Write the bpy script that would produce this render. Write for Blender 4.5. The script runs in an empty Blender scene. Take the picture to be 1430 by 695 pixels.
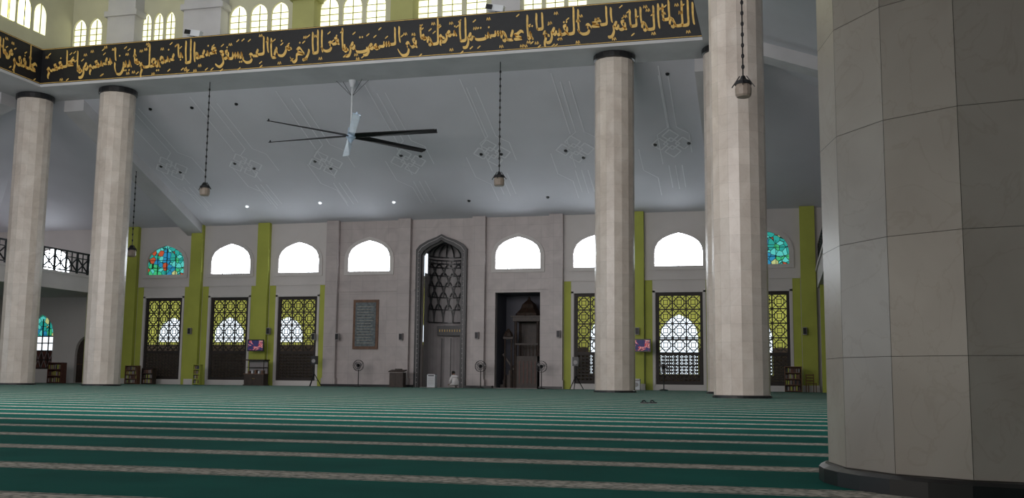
import bpy, math, random
from mathutils import Vector, Matrix
from mathutils.geometry import tessellate_polygon
random.seed(7)
sc=bpy.context.scene
try:
    sc.view_settings.view_transform='Standard'; sc.view_settings.look='None'
except Exception: pass

# ------------------------------------------------------------ camera
F=1450.0; H=0.5
th=math.radians(14.6); pit=math.atan(182.5/F); rho=0.010
hf=Vector((-math.sin(th),math.cos(th),0)); r0=Vector((math.cos(th),math.sin(th),0)); zz=Vector((0,0,1))
fwd=hf*math.cos(pit)+zz*math.sin(pit); u0=zz*math.cos(pit)-hf*math.sin(pit)
right=r0*math.cos(rho)+u0*math.sin(rho); up=u0*math.cos(rho)-r0*math.sin(rho)
C=Vector((0,0,H))
cd=bpy.data.cameras.new('camera'); cam=bpy.data.objects.new('camera',cd); sc.collection.objects.link(cam)
cd.sensor_width=36; cd.lens=36*F/1430; cd.clip_end=500; cd.clip_start=.05
m=Matrix((right,up,-fwd)).transposed().to_4x4(); m.translation=C; cam.matrix_world=m
sc.camera=cam
def ray(px,py): return fwd+right*((px-715)/F)+up*((347.5-py)/F)
def onY(px,py,Y):
    d=ray(px,py); return C+d*((Y-C.y)/d.y)
def onPl(px,py,p0,n):
    d=ray(px,py); return C+d*((p0-C).dot(n)/d.dot(n))
def BX(px,Y,py=541): return onY(px,py,Y).x

# ------------------------------------------------------------ materials
def nt(name):
    m=bpy.data.materials.new(name); m.use_nodes=True; t=m.node_tree; t.nodes.clear()
    o=t.nodes.new('ShaderNodeOutputMaterial'); b=t.nodes.new('ShaderNodeBsdfPrincipled')
    t.links.new(b.outputs[0],o.inputs[0]); return m,t,b
def N(t,k,**kw):
    n=t.nodes.new(k)
    for a,v in kw.items(): setattr(n,a,v)
    return n
def math_(t,op,a,b=None):
    n=t.nodes.new('ShaderNodeMath'); n.operation=op
    for i,x in enumerate((a,b)):
        if x is None: continue
        if isinstance(x,(int,float)): n.inputs[i].default_value=x
        else: t.links.new(x,n.inputs[i])
    return n.outputs[0]
def mixc(t,fac,a,b,mode='MIX'):
    n=t.nodes.new('ShaderNodeMixRGB'); n.blend_type=mode
    for i,x in enumerate((fac,a,b)):
        if isinstance(x,(int,float)): n.inputs[i].default_value=x
        elif isinstance(x,tuple): n.inputs[i].default_value=(*x[:3],1)
        else: t.links.new(x,n.inputs[i])
    return n.outputs[0]
def noise(t,scale,detail=4,coord='Object',dist=0):
    tc=N(t,'ShaderNodeTexCoord'); n=N(t,'ShaderNodeTexNoise'); n.inputs['Scale'].default_value=scale
    n.inputs['Detail'].default_value=detail; n.inputs['Distortion'].default_value=dist
    t.links.new(tc.outputs[coord],n.inputs['Vector']); return n.outputs['Fac']
def ramp(t,f,stops,const=False):
    r=N(t,'ShaderNodeValToRGB'); e=r.color_ramp.elements
    if const: r.color_ramp.interpolation='CONSTANT'
    while len(e)<len(stops): e.new(.5)
    for i,(p,c) in enumerate(stops): e[i].position=p; e[i].color=(*c,1)
    t.links.new(f,r.inputs[0]); return r.outputs[0]
def M(name,col,rough=.6,var=.15,scale=3,metal=0,em=0,spec=.5):
    m,t,b=nt(name); f=noise(t,scale)
    lo=tuple(c*(1-var) for c in col); hi=tuple(min(1,c*(1+var)) for c in col)
    c=ramp(t,f,[(.3,lo),(.7,hi)]); t.links.new(c,b.inputs['Base Color'])
    b.inputs['Roughness'].default_value=rough; b.inputs['Metallic'].default_value=metal
    b.inputs['Specular IOR Level'].default_value=spec
    if em:
        t.links.new(c,b.inputs['Emission Color']); b.inputs['Emission Strength'].default_value=em
    return m
def marble_tile():
    m,t,b=nt('column_marble')
    f=noise(t,1.1,8,dist=1.0); c=ramp(t,f,[(.3,(.50,.43,.375)),(.5,(.58,.51,.45)),(.7,(.64,.575,.515))])
    v=noise(t,2.2,9,dist=2.2); vn=ramp(t,v,[(.48,(1,1,1)),(.5,(.82,.77,.72)),(.52,(1,1,1))])
    c=mixc(t,.4,c,vn,'MULTIPLY')
    a=N(t,'ShaderNodeAttribute'); a.attribute_name='tv'
    c=mixc(t,1,c,a.outputs['Color'],'MULTIPLY')
    t.links.new(c,b.inputs['Base Color']); b.inputs['Roughness'].default_value=.30; b.inputs['Specular IOR Level'].default_value=.45
    return m
def marble_wall():
    m,t,b=nt('wall_marble')
    tc=N(t,'ShaderNodeTexCoord'); s=N(t,'ShaderNodeSeparateXYZ'); t.links.new(tc.outputs['Object'],s.inputs[0])
    cb=N(t,'ShaderNodeCombineXYZ'); t.links.new(s.outputs[0],cb.inputs[0]); t.links.new(s.outputs[2],cb.inputs[1])
    br=N(t,'ShaderNodeTexBrick'); br.offset=0
    br.inputs['Color1'].default_value=(.50,.44,.43,1); br.inputs['Color2'].default_value=(.46,.405,.395,1); br.inputs['Mortar'].default_value=(.38,.34,.33,1)
    br.inputs['Scale'].default_value=1; br.inputs['Mortar Size'].default_value=.010; br.inputs['Brick Width'].default_value=.8; br.inputs['Row Height'].default_value=.8
    t.links.new(cb.outputs[0],br.inputs['Vector'])
    f=noise(t,.9,8,dist=1.5); n=ramp(t,f,[(.3,(.82,.81,.82)),(.7,(1,1,1))])
    c=mixc(t,1,br.outputs['Color'],n,'MULTIPLY'); t.links.new(c,b.inputs['Base Color']); b.inputs['Roughness'].default_value=.4
    return m
def carpet():
    m,t,b=nt('green_carpet')
    g=N(t,'ShaderNodeTexCoord'); s=N(t,'ShaderNodeSeparateXYZ'); t.links.new(g.outputs['Object'],s.inputs[0])
    y=math_(t,'ADD',s.outputs[1],-5.05+.66+132); y=math_(t,'DIVIDE',y,1.32); fr=math_(t,'FRACT',y)
    d=math_(t,'ABSOLUTE',math_(t,'SUBTRACT',fr,.5)); mask=math_(t,'LESS_THAN',d,.13)
    edge=math_(t,'LESS_THAN',math_(t,'ABSOLUTE',math_(t,'SUBTRACT',d,.108)),.008)
    f=noise(t,1.2,3); base=ramp(t,f,[(.3,(.004,.098,.078)),(.7,(.008,.140,.112))])
    f2=noise(t,160,2); base=mixc(t,.35,base,ramp(t,f2,[(.3,(.5,.5,.5)),(.7,(1,1,1))]),'MULTIPLY')
    vo=N(t,'ShaderNodeTexVoronoi'); vo.inputs['Scale'].default_value=14; vo.feature='F1'; t.links.new(g.outputs['Object'],vo.inputs['Vector'])
    w=N(t,'ShaderNodeTexNoise'); w.inputs['Scale'].default_value=22; w.inputs['Detail'].default_value=3; t.links.new(g.outputs['Object'],w.inputs['Vector'])
    st=ramp(t,vo.outputs['Distance'],[(.25,(.66,.58,.50)),(.45,(.27,.27,.23)),(.62,(.62,.55,.48))])
    st=mixc(t,.6,st,ramp(t,w.outputs['Fac'],[(.42,(.5,.5,.46)),(.58,(1,1,1))]),'MULTIPLY')
    st=mixc(t,edge,st,(.06,.08,.07)); c=mixc(t,mask,base,st)
    t.links.new(c,b.inputs['Base Color']); b.inputs['Roughness'].default_value=.95; b.inputs['Specular IOR Level'].default_value=.1
    bp=N(t,'ShaderNodeBump'); bp.inputs['Strength'].default_value=.3; bp.inputs['Distance'].default_value=.01; t.links.new(f2,bp.inputs['Height']); t.links.new(bp.outputs[0],b.inputs['Normal'])
    return m
def stained():
    m,t,b=nt('stained_glass')
    g=N(t,'ShaderNodeTexCoord'); vo=N(t,'ShaderNodeTexVoronoi'); vo.inputs['Scale'].default_value=3.2; t.links.new(g.outputs['Object'],vo.inputs['Vector'])
    s=N(t,'ShaderNodeSeparateColor'); t.links.new(vo.outputs['Color'],s.inputs[0])
    c=ramp(t,s.outputs[0],[(0,(.02,.35,.30)),(.3,(.05,.5,.2)),(.45,(.02,.25,.45)),(.6,(.5,.08,.03)),(.72,(.1,.6,.55)),(.9,(.55,.6,.25))],True)
    vd=N(t,'ShaderNodeTexVoronoi'); vd.feature='DISTANCE_TO_EDGE'; vd.inputs['Scale'].default_value=3.2; t.links.new(g.outputs['Object'],vd.inputs['Vector'])
    ed=ramp(t,vd.outputs['Distance'],[(.03,(.02,.02,.02)),(.06,(1,1,1))]); c=mixc(t,1,c,ed,'MULTIPLY')
    t.links.new(c,b.inputs['Base Color']); t.links.new(c,b.inputs['Emission Color']); b.inputs['Emission Strength'].default_value=.7
    return m
def screen():
    m,t,b=nt('tv_screen'); g=N(t,'ShaderNodeTexCoord'); n=N(t,'ShaderNodeTexNoise'); n.inputs['Scale'].default_value=1.1; n.inputs['Distortion'].default_value=2.5; n.inputs['Detail'].default_value=1
    t.links.new(g.outputs['Generated'],n.inputs['Vector'])
    c=ramp(t,n.outputs['Fac'],[(.38,(.02,.02,.08)),(.48,(.03,.03,.12)),(.52,(.45,.03,.04)),(.57,(.5,.40,.42)),(.6,(.40,.03,.04)),(.7,(.03,.02,.06))])
    t.links.new(c,b.inputs['Base Color']); t.links.new(c,b.inputs['Emission Color']); b.inputs['Emission Strength'].default_value=.5; return m
COL=marble_tile(); MW=marble_wall(); CARP=carpet(); STG=stained(); SCR=screen()
PLAS=M('wall_plaster',(.60,.56,.545),.8,.05,.5)
CEIL=M('ceiling_plaster',(.59,.59,.635),.85,.06,.25)
CEILD=M('ceiling_moulding',(.80,.80,.84),.8,.03,2)
LIME=M('lime_paint',(.40,.43,.07),.7,.08,.8)
OLIVE=M('clerestory_paint',(.36,.36,.13),.7,.1,.6)
CREAM=M('cream_paint',(.52,.51,.36),.7,.06,.8)
BEAMW=M('beam_white',(.47,.465,.475),.7,.08,.7)
BLACK=M('band_black',(.006,.006,.008),.5,.3,5)
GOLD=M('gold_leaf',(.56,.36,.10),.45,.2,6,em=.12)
DARK=M('dark_stone',(.012,.012,.014),.35,.3,4)
WOOD=M('dark_wood',(.034,.019,.013),.5,.4,6)
LAT=M('lattice_wood',(.018,.011,.009),.6,.3,8)
BROWN=M('brown_wood',(.13,.06,.03),.5,.3,6)
GLOW=M('frosted_glass',(.86,.93,1.0),.4,.04,1.5,em=9)
SLIT=M('slit_glass',(.86,.93,1.0),.4,.04,1.5,em=1.2)
GLOWY=M('clerestory_glass',(1.0,.98,.66),.4,.16,1.3,em=1.2)
GREY=M('niche_stone',(.30,.275,.28),.5,.12,1.5)
GROUT=M('grout',(.20,.175,.155),.9,.1,5)
METAL=M('dark_metal',(.02,.02,.022),.4,.2,6,metal=.6)
HUBSHEEN=M('hub_blue_blade_sheen',(.40,.52,.66),.35,.08,3)
WHITE=M('white_plastic',(.6,.62,.65),.5,.05,3)
LAMPB=M('lamp_body',(.26,.21,.17),.5,.1,8)
SKIN=M('skin',(.22,.12,.08),.6,.1,12)
HAIR=M('hair',(.01,.009,.008),.8,.3,30)
OUTW=M('corridor_paint',(.56,.57,.13),.8,.1,.5)
REDW=M('red_wood',(.10,.03,.02),.5,.3,6)
SHADEW=M('corridor_painted_shade',(.045,.025,.018),.7,.4,2)  # dark brown painted on the lower wall as the darkness behind the lattice
SCRIPTP=M('plaque_face',(.10,.12,.13),.5,.45,7)
PTXT=M('plaque_text',(.30,.29,.26),.6,.4,9)

# ------------------------------------------------------------ mesh builder
class MB:
    def __init__(s): s.v=[];s.f=[];s.m=[];s.tv=[];s.mats=[]
    def mi(s,mat):
        if mat not in s.mats: s.mats.append(mat)
        return s.mats.index(mat)
    def add(s,vs,fs,mat,tv=1.0):
        o=len(s.v); s.v+= [tuple(x) for x in vs]; k=s.mi(mat)
        for f in fs: s.f.append(tuple(i+o for i in f)); s.m.append(k); s.tv.append(tv)
    def box(s,cx,cy,cz,sx,sy,sz,mat,rz=0,rx=0,ry=0):
        R=Matrix.Rotation(rz,3,'Z')@Matrix.Rotation(ry,3,'Y')@Matrix.Rotation(rx,3,'X'); c=Vector((cx,cy,cz))
        vs=[c+R@Vector((a*sx/2,b*sy/2,d*sz/2)) for a in(-1,1) for b in(-1,1) for d in(-1,1)]
        s.add(vs,[(0,1,3,2),(4,6,7,5),(0,4,5,1),(2,3,7,6),(0,2,6,4),(1,5,7,3)],mat)
    def bb(s,x0,x1,y0,y1,z0,z1,mat): s.box((x0+x1)/2,(y0+y1)/2,(z0+z1)/2,abs(x1-x0),abs(y1-y0),abs(z1-z0),mat)
    def cyl(s,p0,p1,ra,rb=None,n=10,mat=None):
        rb=ra if rb is None else rb; p0=Vector(p0);p1=Vector(p1); d=(p1-p0)
        if d.length<1e-6: return
        d.normalize(); a=d.orthogonal().normalized(); b=d.cross(a)
        vs=[];
        for p,r in((p0,ra),(p1,rb)):
            for i in range(n):
                t=2*math.pi*i/n; vs.append(p+a*math.cos(t)*r+b*math.sin(t)*r)
        fs=[(i,(i+1)%n,n+(i+1)%n,n+i) for i in range(n)]+[tuple(range(n-1,-1,-1)),tuple(range(n,2*n))]
        s.add(vs,fs,mat)
    def tube(s,pts,r,n,mat,closed=False):
        L=list(pts)+([pts[0]] if closed else [])
        for a,b in zip(L,L[1:]): s.cyl(a,b,r,r,n,mat)
    def lathe(s,prof,c,n,mat,axis='Z'):
        c=Vector(c); vs=[]
        for r,z in prof:
            for i in range(n):
                t=2*math.pi*i/n
                p=Vector((r*math.cos(t),r*math.sin(t),z)) if axis=='Z' else Vector((r*math.cos(t),z,r*math.sin(t)))
                vs.append(c+p)
        fs=[]
        for k in range(len(prof)-1):
            for i in range(n): fs.append((k*n+i,k*n+(i+1)%n,(k+1)*n+(i+1)%n,(k+1)*n+i))
        fs+= [tuple(range(n-1,-1,-1)),tuple(range((len(prof)-1)*n,len(prof)*n))]
        s.add(vs,fs,mat)
    def sphere(s,c,r,mat,sx=1,sy=1,sz=1,n=12):
        prof=[(max(.001,math.sin(math.pi*k/8)),-math.cos(math.pi*k/8)) for k in range(9)]
        c=Vector(c); vs=[]
        for q,z in prof:
            for i in range(n):
                t=2*math.pi*i/n; vs.append(c+Vector((q*math.cos(t)*r*sx,q*math.sin(t)*r*sy,z*r*sz)))
        fs=[(k*n+i,k*n+(i+1)%n,(k+1)*n+(i+1)%n,(k+1)*n+i) for k in range(8) for i in range(n)]
        s.add(vs,fs,mat)
    def panel(s,outer,holes,y0,y1,mat,rev=None):
        polys=[outer]+holes; flat=[p for q in polys for p in q]
        tr=tessellate_polygon([[Vector((p[0],p[1],0)) for p in q] for q in polys])
        s.add([(p[0],y0,p[1]) for p in flat],[tuple(t) for t in tr],mat)
        s.add([(p[0],y1,p[1]) for p in flat],[tuple(t) for t in tr],mat)
        for q in polys:
            n=len(q); vs=[(p[0],y0,p[1]) for p in q]+[(p[0],y1,p[1]) for p in q]
            s.add(vs,[(i,(i+1)%n,n+(i+1)%n,n+i) for i in range(n)],rev or mat)
    def build(s,name,loc=(0,0,0),rz=0,smooth=False,parent=None,recalc=True):
        me=bpy.data.meshes.new(name); me.from_pydata(s.v,[],s.f)
        for x in s.mats: me.materials.append(x)
        me.polygons.foreach_set('material_index',s.m)
        a=me.attributes.new('tv','FLOAT','FACE'); a.data.foreach_set('value',s.tv)
        if smooth: me.polygons.foreach_set('use_smooth',[True]*len(s.f))
        me.update()
        o=bpy.data.objects.new(name,me); sc.collection.objects.link(o); o.location=loc; o.rotation_euler=(0,0,rz)
        if parent: o.parent=parent
        return o
def inst(o,loc,rz=0,name=None):
    n=bpy.data.objects.new(name or o.name.split('.')[0],o.data); sc.collection.objects.link(n); n.location=loc; n.rotation_euler=(0,0,rz); return n

YW=59.0; XM=-19.7; PB=4.7
XL,XR=-52.0,13.0
YB0,YB1=44.0,46.5; ZB=15.1; ZT=17.15; ZW=10.1
XI0,XI1=-36.55,-3.05   # inner faces of side beams
XO0,XO1=-39.1,-1.0
YN=8.0; YBACK=-12.0; ZR=26.0

def arch(cx,hw,z0,h,sh=.5,seg=None):
    pr=[(1,0),(1,sh),(.96,sh+.25*(1-sh)),(.84,sh+.52*(1-sh)),(.62,sh+.73*(1-sh)),(.36,sh+.87*(1-sh)),(.14,sh+.95*(1-sh)),(0,1)]
    P=[(cx+a*hw,z0+b*h) for a,b in pr]; Q=[(cx-a*hw,z0+b*h) for a,b in pr[:-1]][::-1]
    return P+Q
def rect(cx,hw,z0,z1): return [(cx+hw,z0),(cx+hw,z1),(cx-hw,z1),(cx-hw,z0)]

# ------------------------------------------------------------ room shell
b=MB(); b.bb(XL-.3,XR+.3,YBACK-.3,YW+9,-.3,0,CARP); b.build('floor')
upk=[-4,-3,-2,-1,1,2,3,4]; lok=[-4,-3,-2,2,3,4]; XE=-47.06
pl=[[],[],[]]
def zone(x): return 0 if x<XM-7.05 else (1 if x<XM+7.05 else 2)
for x in [XM+k*PB for k in upk]+[XE]:
    pl[zone(x)].append(arch(x,1.35,7.0,1.9,.42))
for k in lok:
    x=XM+k*PB; pl[zone(x)].append(rect(x,1.32,.32,5.5))
pl[0].append(arch(-47.6,.95,.9,3.6,.6)); pl[0].append(arch(-44.3,.6,.03,3.0,.6))
def march(hw,h,z0=.02): return [(XM+hw,z0),(XM+hw,.9*h),(XM+.86*hw,.93*h),(XM+.55*hw,.96*h),(XM+.2*hw,.982*h),(XM,h),(XM-.2*hw,.982*h),(XM-.55*hw,.96*h),(XM-.86*hw,.93*h),(XM-hw,.9*h),(XM-hw,z0)]
pl[1].append(march(1.28,8.8)); pl[1].append(rect(XM+PB,1.36,.02,5.6))
b=MB(); xs=[XL,XM-7.05,XM+7.05,XR]
for i in range(3):
    b.panel([(xs[i+1],0),(xs[i+1],ZW+.35),(xs[i],ZW+.35),(xs[i],0)],pl[i],YW,YW+.45,MW if i==1 else PLAS)
b.build('wall_far')
b=MB(); b.bb(XL-.3,XL,YBACK,YW+.45,0,ZW+.4,PLAS); b.build('wall_left')
b=MB(); b.bb(XR,XR+.3,YBACK,YW+.45,0,ZW+.4,PLAS); b.build('wall_right')
b=MB(); b.bb(XL,XR,YBACK-.3,YBACK,0,ZB+.4,PLAS); b.build('wall_back')
n=0
for j in range(-5,5):
    x=XM+(j+.5)*PB; cen=abs(x-XM)<8; b=MB(); mt=MW if cen else LIME; w=.8
    b.bb(x-w/2,x+w/2,YW-.3,YW,0,ZW+.05,mt)
    if cen: b.bb(x-w/2-.06,x+w/2+.06,YW-.36,YW,0,.5,MW)
    else: b.bb(x-w/2-.05,x+w/2+.05,YW-.35,YW,0,.35,PLAS)
    n+=1; b.build('trim_%d'%n)
b=MB(); b.bb(XM-7.05-.4,XM-1.6,YW-.45,YW,0,.14,DARK); b.bb(XM+1.6,XM+PB-1.4,YW-.45,YW,0,.14,DARK); b.bb(XM+PB+1.4,XM+7.45,YW-.45,YW,0,.14,DARK); b.build('baseboard_far')
b=MB()
for k in [-4,-3,-2,2,3,4]:
    x=XM+k*PB; b.bb(x-1.9,x+1.9,YW-.05,YW,6.2,6.32,PLAS)
    ww=1.42
    for s in(-1,1): b.bb(x+s*ww-.07,x+s*ww+.07,YW-.04,YW,.25,5.6,PLAS)
    b.bb(x-ww-.07,x+ww+.07,YW-.04,YW,5.5,5.66,PLAS)
    # lime strip beside the window as painted in the hall
    b.bb(x+1.5,x+1.92,YW-.02,YW,0,6.2,LIME); b.bb(x-1.92,x-1.5,YW-.02,YW,0,6.2,LIME)
b.bb(XM-7.0,XM-1.7,YW-.05,YW,5.75,5.85,MW); b.bb(XM+1.7,XM+7.0,YW-.05,YW,5.75,5.85,MW)
b.build('trim_cornice')

# ceilings
def slab(name,quads,mat,t=.15):
    b=MB()
    for q in quads:
        n=len(q); vs=[tuple(p) for p in q]+[(p[0],p[1],p[2]+t) for p in q]
        b.add(vs,[tuple(range(n)),tuple(range(n,2*n))]+[(i,(i+1)%n,n+(i+1)%n,n+i) for i in range(n)],mat)
    return b.build(name)
slab('ceiling_far',[[(XO0,YB1,ZB),(XO1,YB1,ZB),(XR,YW,ZW),(XL,YW,ZW)]],CEIL)
slab('ceiling_left',[[(XO0,YB1,ZB),(XL,YW,ZW),(XL,YN,ZW),(XO0,YN,ZB)]],CEIL)
slab('ceiling_right',[[(XO1,YB1,ZB),(XR,YW,ZW),(XR,YN,ZW),(XO1,YN,ZB)]],CEIL)
slab('ceiling_near',[[(XL,YN,ZB),(XR,YN,ZB),(XR,YBACK,ZB),(XL,YBACK,ZB)]],CEIL)
slab('ceiling_center',[[(XO0,YN,ZR),(XO1,YN,ZR),(XO1,50,ZR),(XO0,50,ZR)]],CEIL)
b=MB()
b.add([(XL,YN,ZW),(XO0,YN,ZB),(XL,YN,ZB)],[(0,1,2)],PLAS); b.add([(XR,YN,ZW),(XO1,YN,ZB),(XR,YN,ZB)],[(0,1,2)],PLAS); b.build('trim_gable')

def rib(name,p0,p1,w,hh):
    p0=Vector(p0);p1=Vector(p1); d=(p1-p0); side=Vector((d.y,-d.x,0)).normalized()*w/2; dn=Vector((0,0,-hh))
    b=MB(); vs=[p0+side,p0-side,p1-side,p1+side]; vs+= [v+dn for v in vs]
    b.add(vs,[(0,1,2,3),(7,6,5,4),(0,4,5,1),(1,5,6,2),(2,6,7,3),(3,7,4,0)],BEAMW); return b.build(name)
rib('ceiling_beam',(-36.4,YB1,ZB),(-36.4,YW,ZW),1.2,.6)
rib('ceiling_beam',(-3.0,YB1,ZB),(-3.0,YW,ZW),1.2,.6)
rib('ceiling_beam',(XO1,44.8,ZB),(XR,44.8,ZW),1.1,.6)
rib('ceiling_beam',(XO0,44.8,ZB),(XL,44.8,ZW),1.1,.6)

# ceiling reliefs on the far slope
p0=Vector((0,YB1,ZB)); e=Vector((0,YW-YB1,ZW-ZB)).normalized(); nn=Vector((0,-e.z,e.y))*-1
if nn.z>0: nn=-nn
def cp(X,v,off=.0): return p0+Vector((X,0,0))+e*v+nn*off
def inv(px,py):
    q=onPl(px,py,p0,nn); return q.x,(q-p0).dot(e)
b=MB()
def strip(a,c,w=.05):
    A=cp(*a);B=cp(*c); d=(B-A).normalized(); s=d.cross(nn).normalized()*w/2; o=nn*.02
    b.add([A+s+o,A-s+o,B-s+o,B+s+o],[(0,1,2,3)],CEILD)
cl=[inv(x,y) for x,y in((240,235),(343,231),(455,228),(570,225),(687,213),(803,208),(938,200))]
for (X,v) in cl:
    for dx,dv in((0,0),(.6,.0),(-.6,0),(0,.7),(0,-.7)):
        s=.42; q=[(X+dx+s,v+dv),(X+dx,v+dv+s*1.3),(X+dx-s,v+dv),(X+dx,v+dv-s*1.3)]
        for i in range(4): strip(q[i],q[(i+1)%4],.08)
for i,(X,v) in enumerate(cl):
    strip((X,.3),(X,v-1.4)) 
    for d in(-.35,0,.35): strip((X+d,v+2.0),(X+d,v+4.4-.5*abs(d)))
for k in range(-3,4):
    X=XM+(k+.1)*PB
    for d in(-.22,.22): strip((X+d,1.0),(X+d,5.2))
    strip((X-.22,5.2),(X-.8,5.8)); strip((X-.8,5.8),(X-.8,8.5)); strip((X+.22,5.2),(X+.8,5.8)); strip((X+.8,5.8),(X+.8,7.5))
    strip((X-1.9,9.0),(X-1.2,9.8)); strip((X-1.2,9.8),(X-1.2,11.6)); strip((X-1.9,7.0),(X-1.9,9.0))
b.build('ceiling_relief')
b=MB(); LED=M('downlight_glow',(.9,.95,1),.4,.02,3,em=1.3)
for x,y,on in((345,288,1),(447,283,1),(550,282,1),(655,280,0),(765,275,0),(210,152,0),(330,145,0),(225,232,0),(252,240,0),(328,228,0),(355,235,0),(440,225,0),(462,235,0),(560,217,0),(587,218,0),(672,215,0),(700,215,0),(790,210,0),(815,220,0),(915,202,0),(962,200,0),(932,103,0),(268,150,0)):
    X,v=inv(x,y); b.cyl(cp(X,v,.0),cp(X,v,.06),.10,.08,10,LED if on else METAL)
b.build('recessed_downlights')

# ------------------------------------------------------------ ring beam + calligraphy band
b=MB()
b.bb(XO0,XO1,YB0+.02,YB1,ZB,ZT,BEAMW)
b.bb(XO0,XI0-.02,YN,YB0+.02,ZB,ZT,BEAMW)
b.bb(XI1+.02,XO1,YN,YB0+.02,ZB,ZT,BEAMW)
b.bb(XO0,XO1,YN-2,YN,ZB,ZT,BEAMW)
b.bb(XI0,XI1,YB0-.1,YB0+.02,ZB,ZB+.14,BEAMW); b.bb(XI0-.02,XI0+.1,YN,YB0,ZB,ZB+.14,BEAMW)
b.build('ring_beam')
ZB0,ZB1=15.26,17.12
def cat(P,n=5):
    P=[P[0]]+list(P)+[P[-1]]; o=[]
    for i in range(1,len(P)-2):
        for k in range(n):
            t=k/n; a,b_,c,d=P[i-1],P[i],P[i+1],P[i+2]
            o.append(tuple(.5*((2*b_[j])+(-a[j]+c[j])*t+(2*a[j]-5*b_[j]+4*c[j]-d[j])*t*t+(-a[j]+3*b_[j]-3*c[j]+d[j])*t**3) for j in(0,1)))
    o.append(P[-2]); return o
T={
'a':(.24,[[(.0,1.0),(.03,.5),(0,0)]]),
'l':(.30,[[(0,1.08),(.02,.5),(.03,.08),(.15,0),(.36,0)]]),
'L':(.56,[[(0,1.08),(.02,.2),(.08,-.2),(.3,-.33),(.5,-.2),(.55,.08)]]),
'h':(.36,[[(0,0),(.12,.02),(.25,.27),(.1,.32),(.08,.08),(.25,-.03),(.4,0)]]),
'H':(.36,[[(0,0),(.1,.05),(.25,.34),(.34,.1),(.2,-.03),(.1,.12),(.2,.36)]]),
'm':(.32,[[(0,0),(.1,0),(.2,.2),(.3,.05),(.2,-.08),(.1,0),(.36,0)]]),
'M':(.36,[[(0,0),(.12,.02),(.22,.18),(.32,.02),(.2,-.06),(.28,-.3),(.28,-.5)]]),
'w':(.40,[[(.28,.1),(.15,.3),(.05,.15),(.15,.02),(.3,.12),(.3,-.1),(.42,-.3),(.62,-.32)]]),
'r':(.28,[[(0,.2),(.05,0),(.2,-.22),(.42,-.3)]]),
'd':(.32,[[(.05,.4),(.16,.12),(.1,0),(.34,0)]]),
'y':(.26,[[(0,0),(.08,0),(.12,.24),(.16,.02),(.28,0)],['b',.1],['b',.22]]),
'Y':(.66,[[(0,0),(.15,.22),(.28,.12),(.15,-.08),(.25,-.32),(.55,-.34),(.8,-.05)]]),
'n':(.26,[[(0,0),(.08,0),(.12,.24),(.16,.02),(.28,0)],['t',.12]]),
'N':(.56,[[(0,.2),(.03,-.1),(.2,-.34),(.45,-.3),(.56,0),(.54,.2)],['t',.3]]),
'f':(.34,[[(0,0),(.12,.05),(.25,.32),(.1,.37),(.08,.18),(.22,.02),(.36,0)],['t',.18]]),
'q':(.34,[[(0,0),(.12,.05),(.25,.32),(.1,.37),(.08,.18),(.22,.02),(.36,0)],['t',.12],['t',.26]]),
'x':(.5,[[(0,.3),(.15,.36),(.35,.24),(.5,.2),(.3,.12),(.12,.02),(.55,0)]]),
'g':(.42,[[(0,0),(.1,.1),(.03,.32),(.25,.36),(.3,.15),(.15,.05),(.46,0)]]),
'G':(.5,[[(0,0),(.1,.12),(.03,.34),(.25,.36),(.1,.1),(.05,-.2),(.3,-.4),(.6,-.25)]]),
's':(.60,[[(0,0),(.05,.22),(.1,0),(.2,.2),(.25,0),(.35,.22),(.4,0),(.66,0)]]),
't':(.26,[[(0,0),(.08,0),(.12,.24),(.16,.02),(.28,0)],['t',.06],['t',.2]]),
'T':(.7,[[(0,.22),(.03,.02),(.3,-.05),(.6,-.02),(.72,.22)],['t',.3],['t',.44]]),
'D':(.8,[[(0,0),(.1,.1),(.3,.3),(.45,.15),(.1,.0),(.45,0),(.5,-.25),(.7,-.35),(.88,-.1)],['t',.3]]),
'b':(.26,[[(0,0),(.08,0),(.12,.24),(.16,.02),(.28,0)],['b',.15]]),
}
WORDS="allH la alH ala hw alxY alqywM la taxdH snT wla nwM lH ma fY alsmwT wma fY alarD mN da aldY ysfG gndH ala badnH yglM ma byN aydyhM wma xlfhM".split()
def calli(words,seed=0):
    out=[]; x=0; rnd=random.Random(3+seed)
    for wi,w in enumerate(words):
        off=[0,.30,-.06,.18,.05,.34][wi%6]; x0=x; sc_=1.0 if off<.15 else .72
        for ci,ch in enumerate(w):
            adv,sts=T[ch]; sk=rnd.uniform(.9,1.08)
            dz=-.05*ci*(1 if off>.1 else 0)
            for st in sts:
                if st[0] in('b','t'):
                    z=(-.2 if st[0]=='b' else .52)*sc_+off; out.append(('dot',x+st[1],z))
                else: out.append(('s',[(x+p[0]*sk+.06*p[1],p[1]*sc_*sk+off+dz) for p in st]))
            x+=adv
        x-=.02
        for _ in range(len(w)+1):
            q=rnd.uniform(x0,x); z=rnd.choice([.80,.92,-.42,.68,.5,-.3])+rnd.uniform(-.06,.06)
            if rnd.random()<.6: out.append(('v',[(q,z+.07),(q+.17,z-.04)]))
            else: out.append(('v',[(q,z),(q+.05,z+.12),(q+.1,z),(q+.16,z+.11),(q+.2,z)]))
    return out,x
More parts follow.
